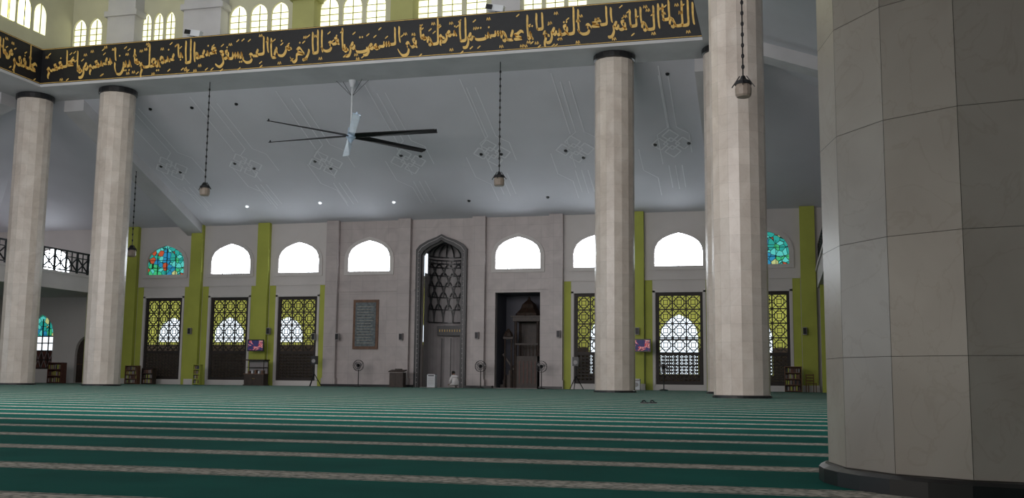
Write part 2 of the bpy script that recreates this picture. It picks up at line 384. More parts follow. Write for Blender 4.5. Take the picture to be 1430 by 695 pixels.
def place_calli(b,words,length,origin,dirv,nrm,seed=0):
    out,tot=calli(words,seed); k=length/tot; s=1.08
    O=Vector(origin); D=Vector(dirv); Nn=Vector(nrm)
    def W(x,z): return O+D*(x*k)+Vector((0,0,z*s))+Nn*.02
    nib=Vector((.55,.83))
    for i,it in enumerate(out):
        if it[0]=='dot':
            x,z=it[1],it[2]; r=.055
            b.add([W(x-r,z),W(x,z-r),W(x+r,z),W(x,z+r)],[(0,1,2,3)],GOLD); continue
        w=.064 if it[0]=='s' else .026
        P=cat(it[1],5); vs=[]
        for j,p in enumerate(P):
            a=P[max(0,j-1)]; c=P[min(len(P)-1,j+1)]; t=Vector((c[0]-a[0],c[1]-a[1]))
            if t.length>0: t.normalize()
            pr=Vector((-t.y,t.x))
            if pr.dot(nib)<0: pr=-pr
            tp=1.0 if 0<j<len(P)-1 else .45
            o=(nib*w*.75+pr*w*.4)*tp
            vs.append(W(p[0]+o.x,p[1]+o.y)); vs.append(W(p[0]-o.x,p[1]-o.y))
        b.add(vs,[(2*j,2*j+1,2*j+3,2*j+2) for j in range(len(P)-1)],GOLD)
b=MB(); b.bb(XI0,XI1,YB0-.06,YB0+.015,ZB0,ZB1,BLACK)
for z in(ZB0+.04,ZB1-.04): b.bb(XI0,XI1,YB0-.075,YB0-.06,z-.012,z+.012,GOLD)
place_calli(b,WORDS,XI1-XI0-.8,(XI1-.35,YB0-.06,ZB0+.56),(-1,0,0),(0,-1,0))
b.build('calligraphy_band')
b=MB(); b.bb(XI0-.015,XI0+.06,YN,YB0-.08,ZB0,ZB1,BLACK)
for z in(ZB0+.04,ZB1-.04): b.bb(XI0+.06,XI0+.075,YN,YB0-.08,z-.012,z+.012,GOLD)
place_calli(b,WORDS[::-1],34.5,(XI0+.06,YB0-.4,ZB0+.56),(0,-1,0),(1,0,0),5)
b.build('calligraphy_band')

# ------------------------------------------------------------ clerestory
YC=48.0
b=MB(); triples=[]
zc0,zc1=18.58,20.2
for xa,xb in((80,145),(197,246),(318,405),(443,541),(580,682),(728,822)):
    triples.append((onY(xa,30,YC).x,onY(xb,30,YC).x))
hol=[]
for a,c in triples:
    w=(c-a)/3
    for i in range(3): hol.append(arch(a+w*(i+.5),w*.41,zc0,zc1-zc0,.6))
b.panel([(XO1,ZT),(XO1,ZR),(XO0,ZR),(XO0,ZT)],hol,YC,YC+.3,CREAM,CREAM)
for a,c in triples:
    b.bb(a-.15,c+.15,YC-.06,YC,zc0-.2,zc0-.06,PLAS)
b.bb(XO0,XO1,YB1-.3,YC,ZT-.15,ZT,BEAMW)
b.build('wall_clerestory')
for i,(a,c) in enumerate(triples):
    g=MB(); w=(c-a)/3
    for j in range(3):
        x=a+w*(j+.5); g.panel(arch(x,w*.41,zc0,zc1-zc0,.6),[],YC+.14,YC+.18,GLOWY)
        g.bb(x-.015,x+.015,YC+.08,YC+.14,zc0,zc1-.1,OLIVE)
        for q in(.35,.7,1.05): g.bb(x-w*.4,x+w*.4,YC+.08,YC+.14,zc0+q-.012,zc0+q+.012,OLIVE)
    g.build('window_%d'%(40+i))
def cpx(xa,xb,mat,yy=YC-.8):
    X0=onY(xa,30,yy).x; X1=onY(xb,30,yy).x; g=MB(); g.bb(X0,X1,yy,YC,ZT,ZR,mat); g.bb(X0-.15,X1+.15,yy-.12,YC,ZT+2.7,ZT+3.0,mat); g.build('trim_pier')
cpx(150,188,BEAMW); cpx(256,308,BEAMW); cpx(408,438,OLIVE); cpx(545,576,OLIVE); cpx(686,726,BEAMW)
b=MB()
ring=[]
for j in range(5):
    for i in range(3): ring.append((YN+6+j*7+i*1.1))
b.bb(XO0+.9,XO0+1.1,YN,YC,ZT,ZR,CREAM); b.build('wall_clerestory_left')
g=MB()
for y in ring+[46.0-1.2*i-.6 for i in range(4)]:
    A=arch(y,.45,zc0,zc1-zc0,.6); g.add([(XO0+1.12,p[0],p[1]) for p in A],[tuple(range(len(A)))],GLOWY)
    g.bb(XO0+1.12,XO0+1.16,y-.02,y+.02,zc0,zc1,OLIVE)
g.build('window_46')
b=MB(); b.bb(XO1-1.1,XO1-.9,YN,YC,ZT,ZR,CREAM); b.build('wall_clerestory_right')
b=MB(); b.bb(XO0,XO1,YN-.4,YN-.2,ZT,ZR,CREAM); b.build('wall_clerestory_near')
for x,y in((272,42),(693,7)):
    q=onY(x,y,YB0+.4); g=MB(); g.box(0,0,.2,.75,.3,.3,WHITE,ry=.2); g.cyl((0,0,-.09),(0,0,.1),.05,.05,8,METAL); g.box(-.3,-.18,.26,.3,.06,.22,METAL,ry=.2); g.build('floodlight',(q.x,YB0+.4,ZT+.1))

# ------------------------------------------------------------ columns
def column_mesh(R=.88,n=16,tile=.56,height=ZB,rot=0):
    b=MB(); rnd=random.Random(11); ri=R-.005
    def ringv(r,z): return [(r*math.cos(rot+2*math.pi*i/n),r*math.sin(rot+2*math.pi*i/n),z) for i in range(n)]
    vs=ringv(ri,0)+ringv(ri,height-.02); b.add(vs,[(i,(i+1)%n,n+(i+1)%n,n+i) for i in range(n)]+[tuple(range(n,2*n))],GROUT)
    z=.09; z1=.625
    while z<height-.35:
        z1=min(z1,height-.3)
        for i in range(n):
            a0=rot+2*math.pi*i/n;a1=rot+2*math.pi*(i+1)/n
            P0=Vector((R*math.cos(a0),R*math.sin(a0),0));P1=Vector((R*math.cos(a1),R*math.sin(a1),0)); t=(P1-P0).normalized()
            g=.0013; A=P0+t*g;B=P1-t*g
            b.add([A+Vector((0,0,z+g)),B+Vector((0,0,z+g)),B+Vector((0,0,z1-g)),A+Vector((0,0,z1-g))],[(0,1,2,3)],COL,rnd.uniform(.92,1.03))
        z=z1; z1=z+tile
    b.lathe([(R+.05,0),(R+.05,.07),(R+.02,.085),(R-.03,.09)],(0,0,0),32,DARK)
    b.lathe([(R-.02,height-.3),(R+.07,height-.27),(R+.07,height-.05),(R+.02,height-.001)],(0,0,0),24,DARK)
    return b
ncen=hf*5.3+r0*2.565
base_ang=math.atan2(-hf.y,-hf.x)
column_mesh(R=.925,rot=base_ang-math.radians(60)).build('marble_column',(ncen.x,ncen.y,0))
col0=column_mesh().build('marble_column',(-7.1,45.3,0),rz=math.radians(8))
for X,Y in((-32.85,45.3),(-37.85,45.3),(-2.25,45.3)): inst(col0,(X,Y,0),math.radians(8),'marble_column')
inst(col0,(onY(1032,300,34.0).x,34.0,0),math.radians(4),'marble_column')

# ------------------------------------------------------------ windows
def arch_window(name,x,glass):
    g=MB()
    g.panel(arch(0,1.35,7.0,1.9,.42),[],.12,.16,glass)
    A=arch(0,1.62,6.78,2.35,.42); B=arch(0,1.36,7.0,1.9,.42)
    n_=len(A); yy0,yy1=-.07,0.0
    vs=[(p[0],yy0,p[1]) for p in A]+[(p[0],yy0,p[1]) for p in B]+[(p[0],yy1,p[1]) for p in A]+[(p[0],yy1,p[1]) for p in B]
    fs=[]
    for i in range(n_):
        j=(i+1)%n_; fs+= [(i,j,n_+j,n_+i),(i,j,2*n_+j,2*n_+i),(n_+i,n_+j,3*n_+j,3*n_+i)]
    g.add(vs,fs,PLAS)
    fm=LAT if glass is STG else WHITE
    for xx in(-.66,0,.66): g.bb(xx-.014,xx+.014,.07,.12,7.0,8.35 if xx else 8.85,fm)
    for z in(7.45,7.95): g.bb(-1.33,1.33,.07,.12,z-.014,z+.014,fm)
    g.build(name,(x,YW,0))
i=0
for k in upk:
    i+=1; arch_window('window_%d'%i,XM+k*PB,STG if abs(k)==4 else GLOW)
arch_window('window_9',XE,GLOW)
def lattice():
    g=MB(); hw=1.32; z0,z1=.32,5.5
    for x in(-hw+.08,hw-.08): g.bb(x-.08,x+.08,.06,.2,z0,z1,LAT)
    for z in(z0+.08,z1-.08,2.05): g.bb(-hw+.16,hw-.16,.07,.19,z-.08,z+.08,LAT)
    nx=3; cw=(2*hw-.32)/nx; zs=[2.13+ (z1-.16-2.13)/4*i for i in range(5)]
    for i in range(nx):
        for j in range(4):
            cx=-hw+.16+cw*(i+.5); cz=(zs[j]+zs[j+1])/2; hx=cw/2; hz=(zs[j+1]-zs[j])/2
            g.bb(cx-hx-.035,cx-hx+.035,.1,.16,cz-hz,cz+hz,LAT); g.bb(cx-hx,cx+hx,.1,.16,cz+hz-.035,cz+hz+.035,LAT)
            C8=[(cx+hx*.70*math.cos(t*math.pi/6),.13,cz+hz*.70*math.sin(t*math.pi/6)) for t in range(12)]
            g.tube(C8,.03,4,LAT,True)
            Q=[(cx+hx,.13,cz),(cx,.13,cz+hz),(cx-hx,.13,cz),(cx,.13,cz-hz)]; g.tube(Q,.03,4,LAT,True)
            S=.3; Q=[(cx+a*hx*S,.13,cz+b_*hz*S) for a,b_ in((1,1),(-1,1),(-1,-1),(1,-1))]; g.tube(Q,.026,4,LAT,True)
            for a,b_ in((1,1),(-1,1),(-1,-1),(1,-1)): g.cyl((cx+a*hx*S,.13,cz+b_*hz*S),(cx+a*hx,.13,cz+b_*hz),.024,.024,4,LAT)
    nX=10; nZ=8; a0=-hw+.16; a1=hw-.16; c0=z0+.16; c1=1.97
    for i in range(nX+1):
        x=a0+(a1-a0)*i/nX; g.bb(x-.03,x+.03,.1,.16,c0,c1,LAT)
    for j in range(nZ+1):
        z=c0+(c1-c0)*j/nZ; g.bb(a0,a1,.1,.16,z-.03,z+.03,LAT)
    for i in range(nX):
        for j in range(nZ):
            x=a0+(a1-a0)*(i+.5)/nX; z=c0+(c1-c0)*(j+.5)/nZ; h=(a1-a0)/nX/2; k=(c1-c0)/nZ/2
            g.cyl((x-h,.13,z-k),(x+h,.13,z+k),.022,.022,3,LAT); g.cyl((x-h,.13,z+k),(x+h,.13,z-k),.022,.022,3,LAT)
    return g
lw=None
for j,k in enumerate(lok):
    nm='window_%d'%(20+j)
    if lw is None: lw=lattice().build(nm,(XM+k*PB,YW,0))
    else: inst(lw,(XM+k*PB,YW,0),0,nm)
# left doorway-height window: stained head, bright clear glass behind a lattice
g=MB(); full=arch(0,.95,.9,3.6,.6)
g.panel([p for p in full if p[1]>3.0],[],.2,.24,STG)
g.panel(rect(0,.95,2.1,3.055),[],.2,.24,SLIT); g.panel(rect(0,.95,.9,2.1),[],.2,.24,REDW)
for xx in(-.48,0,.48): g.bb(xx-.03,xx+.03,.14,.2,.9,4.2,LAT)
for z in(.95,1.5,2.1,2.6,3.05): g.bb(-.93,.93,.14,.2,z-.035,z+.035,LAT)
for a in range(4): g.cyl((-.9+.45*a,.16,.95),(-.45+.45*a,.16,2.1),.02,.02,4,GREY); g.cyl((-.9+.45*a,.16,2.1),(-.45+.45*a,.16,.95),.02,.02,4,GREY)
g.build('window_30',(-47.6,YW,0))
g=MB(); g.panel(arch(0,.58,.03,2.95,.6),[],.2,.26,WOOD); g.bb(-.02,.02,.16,.2,.1,2.8,BROWN); g.bb(-.5,.5,.17,.2,1.2,1.26,BROWN); g.sphere((.1,.14,1.1),.04,GOLD); g.build('door_1',(-44.3,YW,0))

# corridor outside
b=MB(); YO=66.0
hol=[arch(-33.3+4.5*n_,1.2,2.95 if n_<4 else .95,1.75 if n_<4 else 3.75,.3 if n_<4 else .6) for n_ in range(-4,11)]
b.panel([(XR,0),(XR,6.9),(XL,6.9),(XL,0)],hol,YO,YO+.3,OUTW)
for n_ in range(-4,11):
    x=-33.3+4.5*n_
    if n_<4: b.bb(x-2.25,x+2.25,YO-.06,YO,0,2.75,SHADEW)
    else:
        b.bb(x-2.25,x-1.25,YO-.06,YO,0,2.6,SHADEW); b.bb(x+1.25,x+2.25,YO-.06,YO,0,2.6,SHADEW); b.bb(x-1.25,x+1.25,YO-.06,YO,0,.9,SHADEW)
b.build('wall_corridor')
b=MB()
for n_ in range(4,11):
    x=-33.3+4.5*n_
    for q in range(9): b.cyl((x-1.2+.3*q,YO+.1,.9),(x-1.2+.3*q,YO+.1,2.2),.04,.04,5,LAT)
    for zq in(1.5,2.2,3.1): b.bb(x-1.25,x+1.25,YO+.06,YO+.14,zq-.05,zq+.05,LAT)
b.build('corridor_railing')
b=MB(); b.bb(XL,XM-1.4,YW+.46,YO+.3,6.6,6.75,CREAM); b.bb(XM+1.4,XR,YW+.46,YO+.3,6.6,6.75,CREAM); b.bb(XM-1.4,XM+1.4,YW+2.5,YO+.3,6.6,6.75,CREAM); b.build('ceiling_corridor')

# ------------------------------------------------------------ mihrab
def ringp(g,A,B,y0,y1,mat):
    n=len(A); vs=[(p[0],y0,p[1]) for p in A]+[(p[0],y0,p[1]) for p in B]+[(p[0],y1,p[1]) for p in A]+[(p[0],y1,p[1]) for p in B]
    fs=[]
    for i in range(n-1):
        j=i+1; fs+=[(i,j,n+j,n+i),(i,j,2*n+j,2*n+i),(n+i,n+j,3*n+j,3*n+i),(2*n+i,2*n+j,3*n+j,3*n+i)]
    g.add(vs,fs,mat)
g=MB(); O_=march(1.60,9.15,.0); I_=march(1.27,8.8,.0)
ringp(g,O_,I_,YW-.22,YW-.001,DARK)
ringp(g,march(1.47,9.02,.0),march(1.44,8.98,.0),YW-.24,YW-.22,GREY)
for q in range(28):
    z=.3+q*.285
    for sx in(-1,1): g.box(XM+sx*1.40,YW-.23,z,.05,.03,.05,GREY,ry=math.pi/4)
g.build('mihrab_frame')
g=MB(); r=1.25; yb=YW+1.1; prof=[(XM+r,YW+.45),(XM+r,yb)]+[(XM+r*math.cos(a),yb+r*math.sin(a)) for a in [math.pi*i/16 for i in range(1,16)]]+[(XM-r,yb),(XM-r,YW+.45)]
vs=[(p[0],p[1],0.001) for p in prof]+[(p[0],p[1],9.2) for p in prof]; n_=len(prof)
g.add(vs,[(i,i+1,n_+i+1,n_+i) for i in range(n_-1)]+[tuple(range(n_,2*n_))],GREY)
rr=r-.05
def cs(a,z): return (XM-rr*math.cos(a),yb+rr*math.sin(a),z)
for row,(z0,hh) in enumerate(((3.95,1.15),(4.75,1.1),(5.5,1.0),(6.2,.85),(6.85,.7))):
    m_=6; off=.5*(row%2)
    for i in range(-1,m_+1):
        a0=math.pi*(i+off)/m_; a1=math.pi*(i+1+off)/m_; am=(a0+a1)/2
        L=[]
        for t in range(7):
            u=t/6; L.append((a0+(am-a0)*(u**1.8),z0+hh*(1-(1-u)**1.6)))
        for sgn in(0,1):
            P=[cs(a if not sgn else 2*am-a,z) for a,z in L if 0<=(a if not sgn else 2*am-a)<=math.pi]
            if len(P)>1: g.tube(P,.05,4,DARK)
    g.tube([cs(math.pi*t/12,z0) for t in range(13)],.045,4,DARK)
for z in(7.35,7.6,7.8,8.0): g.tube([cs(math.pi*t/12,z) for t in range(13)],.05,4,DARK)
for i in range(12): 
    a=math.pi*(i+.5)/12; g.cyl(cs(a,7.35),cs(a,7.8),.03,.03,4,DARK)
for i in range(9):
    a=math.pi*i/8; P=[]
    for t in range(6):
        u=t/5*math.pi/2; R_=rr*math.cos(u)+.02; P.append((XM-R_*math.cos(a),yb+R_*math.sin(a),8.0+.75*math.sin(u)))
    g.tube(P,.05,4,DARK)
g.bb(XM-.85,XM+.85,yb+.72,yb+.8,3.15,3.75,DARK)
for q in range(9): g.bb(XM-.7+q*.16,XM-.66+q*.16,yb+.70,yb+.72,3.38,3.52,GOLD)
for xx in(-.6,0,.6): g.bb(XM+xx-.02,XM+xx+.02,yb+.85,yb+.9,0,3.0,DARK)
g.bb(XM-1.245,XM-1.22,YW+.5,YW+.9,6.9,8.1,SLIT)
g.build('mihrab_niche')

# minbar recess + minbar
xm=XM+PB; g=MB(); hw=1.36; y0,y1=YW+.451,YW+2.6
P=[(xm+hw,y0),(xm+hw,y1),(xm-hw,y1),(xm-hw,y0)]
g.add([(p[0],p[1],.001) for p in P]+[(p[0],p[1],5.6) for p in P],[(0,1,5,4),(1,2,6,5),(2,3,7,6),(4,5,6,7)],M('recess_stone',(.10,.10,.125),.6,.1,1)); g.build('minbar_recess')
g=MB(); ym=YW+.9; W_=WOOD
g.bb(xm-.25,xm+1.0,ym,ym+1.3,.0,1.9,W_)
for q in range(6): g.bb(xm-.25-.17*(q+1),xm-.25-.17*q,ym+.1,ym+1.2,0,1.9-.28*(q+1),W_)
for xx in(-.35,1.0):
    for yy in(.1,1.2): g.cyl((xm+xx,ym+yy,0 if xx<0 else 1.9),(xm+xx,ym+yy,4.0),.09,.08,8,W_)
g.bb(xm-.5,xm+1.15,ym-.05,ym+1.35,3.95,4.2,W_); g.bb(xm-.62,xm+1.27,ym-.1,ym+1.4,4.2,4.28,W_)
g.lathe([(.85,4.28),(.8,4.45),(.55,4.7),(.5,4.78),(.42,5.0),(.12,5.25),(.04,5.45)],(xm+.32,ym+.65,0),8,W_)
for q in range(5): g.bb(xm-.1+q*.24,xm-.04+q*.24,ym-.03,ym,.3,1.6,REDW)
for q in range(7): g.cyl((xm-.3+q*.21,ym,1.9),(xm-.3+q*.21,ym,2.55),.025,.025,5,W_)
g.bb(xm-.35,xm+1.05,ym-.04,ym+.04,2.55,2.65,W_)
g.bb(xm-.3,xm+1.0,ym+1.2,ym+1.26,1.9,4.0,W_)
for sx in(-.95,-.55): g.cyl((xm+sx,ym-.1,0),(xm+sx,ym-.1,2.9),.06,.05,8,W_)
g.bb(xm-1.05,xm-.45,ym-.16,ym-.04,2.9,3.05,W_); g.lathe([(.3,3.05),(.24,3.25),(.05,3.5)],(xm-.75,ym-.1,0),8,W_)
g.box(xm-.75,ym-.02,1.55,1.15,.05,.1,W_,ry=.95)
g.build('wooden_minbar')
g=MB(); x=XM-PB-.1; g.bb(x-.82,x+.82,YW-.09,YW-.001,2.25,5.25,BROWN); g.bb(x-.66,x+.66,YW-.11,YW-.09,2.42,5.08,SCRIPTP)
for q in range(14): g.bb(x-.55,x+.55-(q*37%5)*.05,YW-.118,YW-.11,2.6+.17*q,2.635+.17*q,PTXT)
g.build('framed_plaque')

# ------------------------------------------------------------ balconies
def balcony(name,xe,xw,ya,yb_):
    g=MB(); lo,hi=min(xe,xw),max(xe,xw); g.bb(lo,hi,ya,yb_,5.6,6.5,PLAS); g.bb(lo if xe>xw else lo-.08,hi+(.08 if xe>xw else 0),ya,yb_,6.5,6.65,PLAS)
    s=-1 if xe>xw else 1; X=xe+s*.12
    g.bb(X-.05,X+.05,ya,yb_,7.9,8.0,METAL); g.bb(X-.04,X+.04,ya,yb_,6.75,6.82,METAL); g.bb(X-.03,X+.03,ya,yb_,7.6,7.65,METAL)
    n=int((yb_-ya)/1.0)
    for i in range(n+1):
        y=ya+.05+(yb_-ya-.1)*i/n; g.bb(X-.05,X+.05,y-.05,y+.05,6.65,8.0,METAL)
        if i<n:
            y2=ya+.05+(yb_-ya-.1)*(i+1)/n; g.cyl((X,y,6.8),(X,y2,7.62),.045,.045,4,METAL); g.cyl((X,y,7.62),(X,y2,6.8),.045,.045,4,METAL)
            ymid=(y+y2)/2; g.cyl((X,ymid,6.8),(X,ymid,7.9),.035,.035,4,METAL)
    for i in range(3):
        y=yb_-2-i*7
        if y>ya: g.bb(min(X,X+s*.5)-.05,max(X,X+s*.5),y-.25,y+.25,0,5.6,LIME)
    return g.build(name)
balcony('balcony',-41.6,XL+.01,26,YW-.37); balcony('balcony',1.9,XR-.01,42,YW-.37)

# ------------------------------------------------------------ ceiling fan
Yf=46.3; q=onY(490,190,Yf); g=MB(); hz=q.z
g.cyl((0,0,.2),(0,0,ZB-hz),.05,.05,8,WHITE); g.cyl((0,0,ZB-hz-.35),(0,0,ZB-hz),.1,.2,12,WHITE)
for a in range(4): g.cyl((0,0,2.0),(1.0*math.cos(a*math.pi/2+.6),1.0*math.sin(a*math.pi/2+.6)*.15,ZB-hz),.012,.012,4,METAL)
g.lathe([(.08,.45),(.14,.4),(.17,.1),(.24,.05),(.24,-.08),(.16,-.15),(.08,-.3),(.05,-.35)],(0,0,0),16,HUBSHEEN)
va=math.atan2(q.y,q.x)
for i in range(6):
    a=va+math.radians(3)+i*math.pi/3; mt=HUBSHEEN if i in(0,3) else METAL  # one blade pair coloured pale blue to paint in its reflection
    d=Vector((math.cos(a),math.sin(a),0)); s=Vector((-d.y,d.x,0)); w=.18
    P0=d*.22; P1=d*4.5+Vector((0,0,-.05)); tl=Vector((0,0,.07))
    vs=[P0+s*w*.8-tl,P0-s*w*.8+tl,P1-s*w+tl*.6,P1+s*w-tl*.6]; vs+=[v+Vector((0,0,.04)) for v in vs]
    g.add(vs,[(0,1,2,3),(7,6,5,4),(0,4,5,1),(1,5,6,2),(2,6,7,3),(3,7,4,0)],mt)
    g.cyl(P1,P1+Vector((0,0,.12)),.06,.03,6,mt)
g.build('ceiling_fan',(q.x,Yf,hz))

def lamp(px,py,Y,ztop):
    q=onY(px,py,Y); L=ztop-q.z; g=MB()
    z=.35
    g.cyl((0,0,.3),(0,0,L),.022,.022,5,METAL)
    while z<L-.2: g.sphere((0,0,z),.05,METAL,n=6,sz=1.6); z+=.34
    g.lathe([(.06,.4),(.1,.3),(.24,.22),(.26,.12)],(0,0,0),12,METAL)
    g.lathe([(.22,.12),(.25,.0),(.24,-.2),(.2,-.26)],(0,0,0),12,LAMPB)
    for i in range(4):
        a=i*math.pi/2; g.cyl((.1*math.cos(a),.1*math.sin(a),.4),(.34*math.cos(a),.34*math.sin(a),.05),.02,.02,4,METAL)
    g.build('pendant_lamp',(q.x,Y,q.z))
lamp(286,266,45.0,ZB); lamp(697,252,45.0,ZB); lamp(1038,124,31.5,ZB)
ql=onY(184,352,52.0); lamp(184,352,52.0,ZB+(ZW-ZB)*max((52-YB1)/(YW-YB1),(XO0-ql.x)/(XO0-XL)))

# ------------------------------------------------------------ furniture at the far wall
def at(px,Y=57.6): return (BX(px,Y),Y,0)
def pfan(px):
    g=MB(); g.lathe([(.24,0),(.24,.04),(.06,.08)],(0,0,0),16,METAL); g.cyl((0,0,.05),(0,0,1.1),.03,.025,8,METAL)
    for rr_ in(.32,.2,.1): g.tube([(rr_*math.cos(t*math.pi/8),-.1,1.25+rr_*math.sin(t*math.pi/8)) for t in range(16)],.014,4,METAL,True)
    g.tube([(.32*math.cos(t*math.pi/8),.02,1.25+.32*math.sin(t*math.pi/8)) for t in range(16)],.014,4,METAL,True)
    for t in range(16):
        a=t*math.pi/8; g.cyl((0,-.13,1.25),(.32*math.cos(a),-.08,1.25+.32*math.sin(a)),.008,.008,3,METAL)
    for t in range(3):
        a=t*2*math.pi/3+.4; g.box(.13*math.cos(a),-.04,1.25+.13*math.sin(a),.24,.02,.13,GREY,ry=-a)
    g.cyl((0,-.06,1.25),(0,.18,1.25),.09,.07,10,METAL); g.cyl((0,.08,1.05),(0,.08,1.2),.03,.03,6,METAL)
    g.build('pedestal_fan',at(px))
for p in(500,671,756,927): pfan(p)
def tripod(px,h=1.3):
    g=MB(); g.cyl((0,0,.5),(0,0,h),.03,.025,6,METAL)
    for i in range(3):
        a=i*2*math.pi/3+.5; g.cyl((0,0,.75),(.45*math.cos(a),.45*math.sin(a),0.01),.025,.025,5,METAL); g.cyl((0,0,.4),(.25*math.cos(a),.25*math.sin(a),.32),.012,.012,4,METAL)
    g.bb(-.17,.17,-.14,.14,h,h+.5,DARK); g.cyl((0,-.15,h+.2),(0,-.14,h+.2),.12,.12,12,GREY); g.build('speaker_on_tripod',at(px))
tripod(438); tripod(804)
def shelf(name,px,w,h,d,mat,rows,Y=57.6,fill=True):
    g=MB(); t=.04
    for s in(-1,1): g.bb(s*w/2-t/2,s*w/2+t/2,-d/2,d/2,0,h,mat)
    for r_ in range(rows+1):
        z=.06+(h-.08)*r_/rows; g.bb(-w/2,w/2,-d/2,d/2,z-t/2,z+t/2,mat)
    g.bb(-w/2,w/2,d/2-.02,d/2,0,h,mat)
    if fill:
        rnd=random.Random(px)
        for r_ in range(rows):
            z=.08+(h-.08)*r_/rows; x=-w/2+.05
            while x<w/2-.1:
                bw=rnd.uniform(.03,.06); bh=min(.28,(h/rows)*.7)*rnd.uniform(.8,1); g.bb(x,x+bw,-d/2+.05,d/2-.05,z,z+bh,rnd.choice([REDW,BROWN,GREY,LIME,DARK])); x+=bw+.005
    return g.build(name,at(px,Y))
shelf('wooden_bookshelf',184,.85,1.15,.35,BROWN,4)
shelf('small_book_rack',275,.45,1.25,.35,LIME,4)
shelf('low_cabinet',207,.75,1.0,.4,WOOD,3,58.0)
shelf('shoe_rack',1108,.85,1.35,.4,BROWN,4)
shelf('dark_bookcase',78,1.0,1.3,.5,REDW,3,57.0)
def cabinet(name,px,w,h,d,Y=57.6):
    g=MB(); g.bb(-w/2,w/2,-d/2,d/2,.05,h*.45,WOOD); g.bb(-w/2-.04,w/2+.04,-d/2-.04,d/2+.04,0,.06,WOOD); g.bb(-w/2-.03,w/2+.03,-d/2-.03,d/2+.03,h*.45,h*.48,BROWN)
    for sx in(-1,1):
        for sy in(-1,1): g.bb(sx*w/2-.04*(sx>0)-.0,sx*w/2+.04*(sx<0),sy*(d/2-.02)-.02,sy*(d/2-.02)+.02,h*.48,h,WOOD)
        g.bb(sx*w*.24-w*.18,sx*w*.24+w*.18,-d/2-.012,-d/2,.12,h*.4,WOOD); g.sphere((sx*.05,-d/2-.03,h*.28),.02,GOLD)
    g.bb(-w/2-.05,w/2+.05,-d/2-.05,d/2+.05,h,h+.07,WOOD); g.bb(-w/2+.05,w/2-.05,d/2-.04,d/2-.02,h*.48,h,GREY)
    g.bb(-w/2+.04,w/2-.04,-.1,d/2-.05,h*.72,h*.74,WOOD)
    for q in range(5): g.bb(-w/2+.12+q*w*.17,-w/2+.12+q*w*.17+.1,-.05,d/2-.08,h*.48,h*.48+.16+.03*(q%3),WHITE if q%2 else BROWN)
    g.build(name,at(px,Y))
cabinet('display_cabinet',357,1.3,1.5,.6)
g=MB(); g.bb(-.42,.42,-.25,.25,.08,.85,WOOD); g.box(0,-.02,.95,.95,.6,.05,WOOD,rx=.18); g.bb(-.46,.46,-.29,.29,0,.08,WOOD)
for sx in(-1,1): g.bb(sx*.21-.17,sx*.21+.17,-.265,-.25,.15,.78,WOOD)
g.bb(-.2,.2,.05,.2,.98,1.08,WOOD); g.build('wooden_lectern',at(555))
g=MB(); g.bb(-.24,.24,-.18,.18,.04,.75,WHITE); g.bb(-.26,.26,-.2,.2,0,.04,GREY); g.bb(-.22,.22,-.16,.16,.75,.79,GREY)
for q in range(7): g.bb(-.18,.18,-.19,-.18,.15+q*.07,.17+q*.07,GREY)
g.bb(-.18,.18,-.188,-.18,.66,.72,DARK); g.build('air_cooler',at(603,57.4))
g=MB(); g.bb(-.2,.2,-.18,.18,.04,.62,WHITE); g.bb(-.22,.22,-.2,.2,0,.04,GREY); g.bb(-.2,.2,-.2,-.18,.5,.58,GREY); g.cyl((0,-.22,.3),(0,-.18,.3),.12,.12,14,GREY); g.build('water_dispenser',at(889,57.5))
def chair(px,Y):
    g=MB()
    for sx in(-1,1):
        g.bb(sx*.2-.02,sx*.2+.02,-.2,-.16,0,.45,BROWN); g.bb(sx*.2-.02,sx*.2+.02,.18,.22,0,.95,BROWN)
    g.bb(-.23,.23,-.22,.22,.43,.47,BROWN)
    for z in(.6,.75,.9): g.bb(-.2,.2,.185,.205,z-.03,z+.03,BROWN)
    g.build('wooden_chair',at(px,Y),rz=.3)
chair(1133,57.2)
for px in(357,895):
    Y=57.9; q=onY(px,482,Y); g=MB(); g.bb(-.55,.55,-.03,.03,-.36,.36,DARK); g.cyl((0,.03,0),(0,YW-.31-Y,0.0),.05,.05,6,METAL)
    o=g.build('wall_television',(q.x,Y,q.z)); s_=MB(); s_.bb(-.49,.49,-.04,-.031,-.29,.29,SCR); s_.build('screen',parent=o)
for px,py in((265,462),(375,462),(438,470),(471,470),(560,470),(666,468),(780,466),(890,462),(1124,462)):
    q=onY(px,py,YW-.42); g=MB(); g.bb(-.11,.11,-.1,.1,-.2,.2,GREY); g.bb(-.09,.09,-.112,-.1,-.17,.17,METAL); g.box(0,.1,0,.06,.06,.1,METAL); g.build('wall_speaker',(q.x,YW-.42,q.z))
g=MB()
for sx in(-.13,.13):
    P=[(sx+.05*math.cos(t*math.pi/6)*(1.1 if math.sin(t*math.pi/6)>0 else .8),.13*math.sin(t*math.pi/6)) for t in range(12)]
    g.add([(p[0],p[1],.0) for p in P]+[(p[0],p[1],.03) for p in P],[tuple(range(12)),tuple(range(12,24))]+[(i,(i+1)%12,12+(i+1)%12,12+i) for i in range(12)],DARK)
    g.tube([(sx-.05,.0,.03),(sx-.02,.04,.07),(sx,.08,.035),(sx+.02,.04,.07),(sx+.05,0,.03)],.012,5,METAL)
q=onPl(906,563,Vector((0,0,0)),zz); g.build('sandals',(q.x,q.y,0),rz=.9)

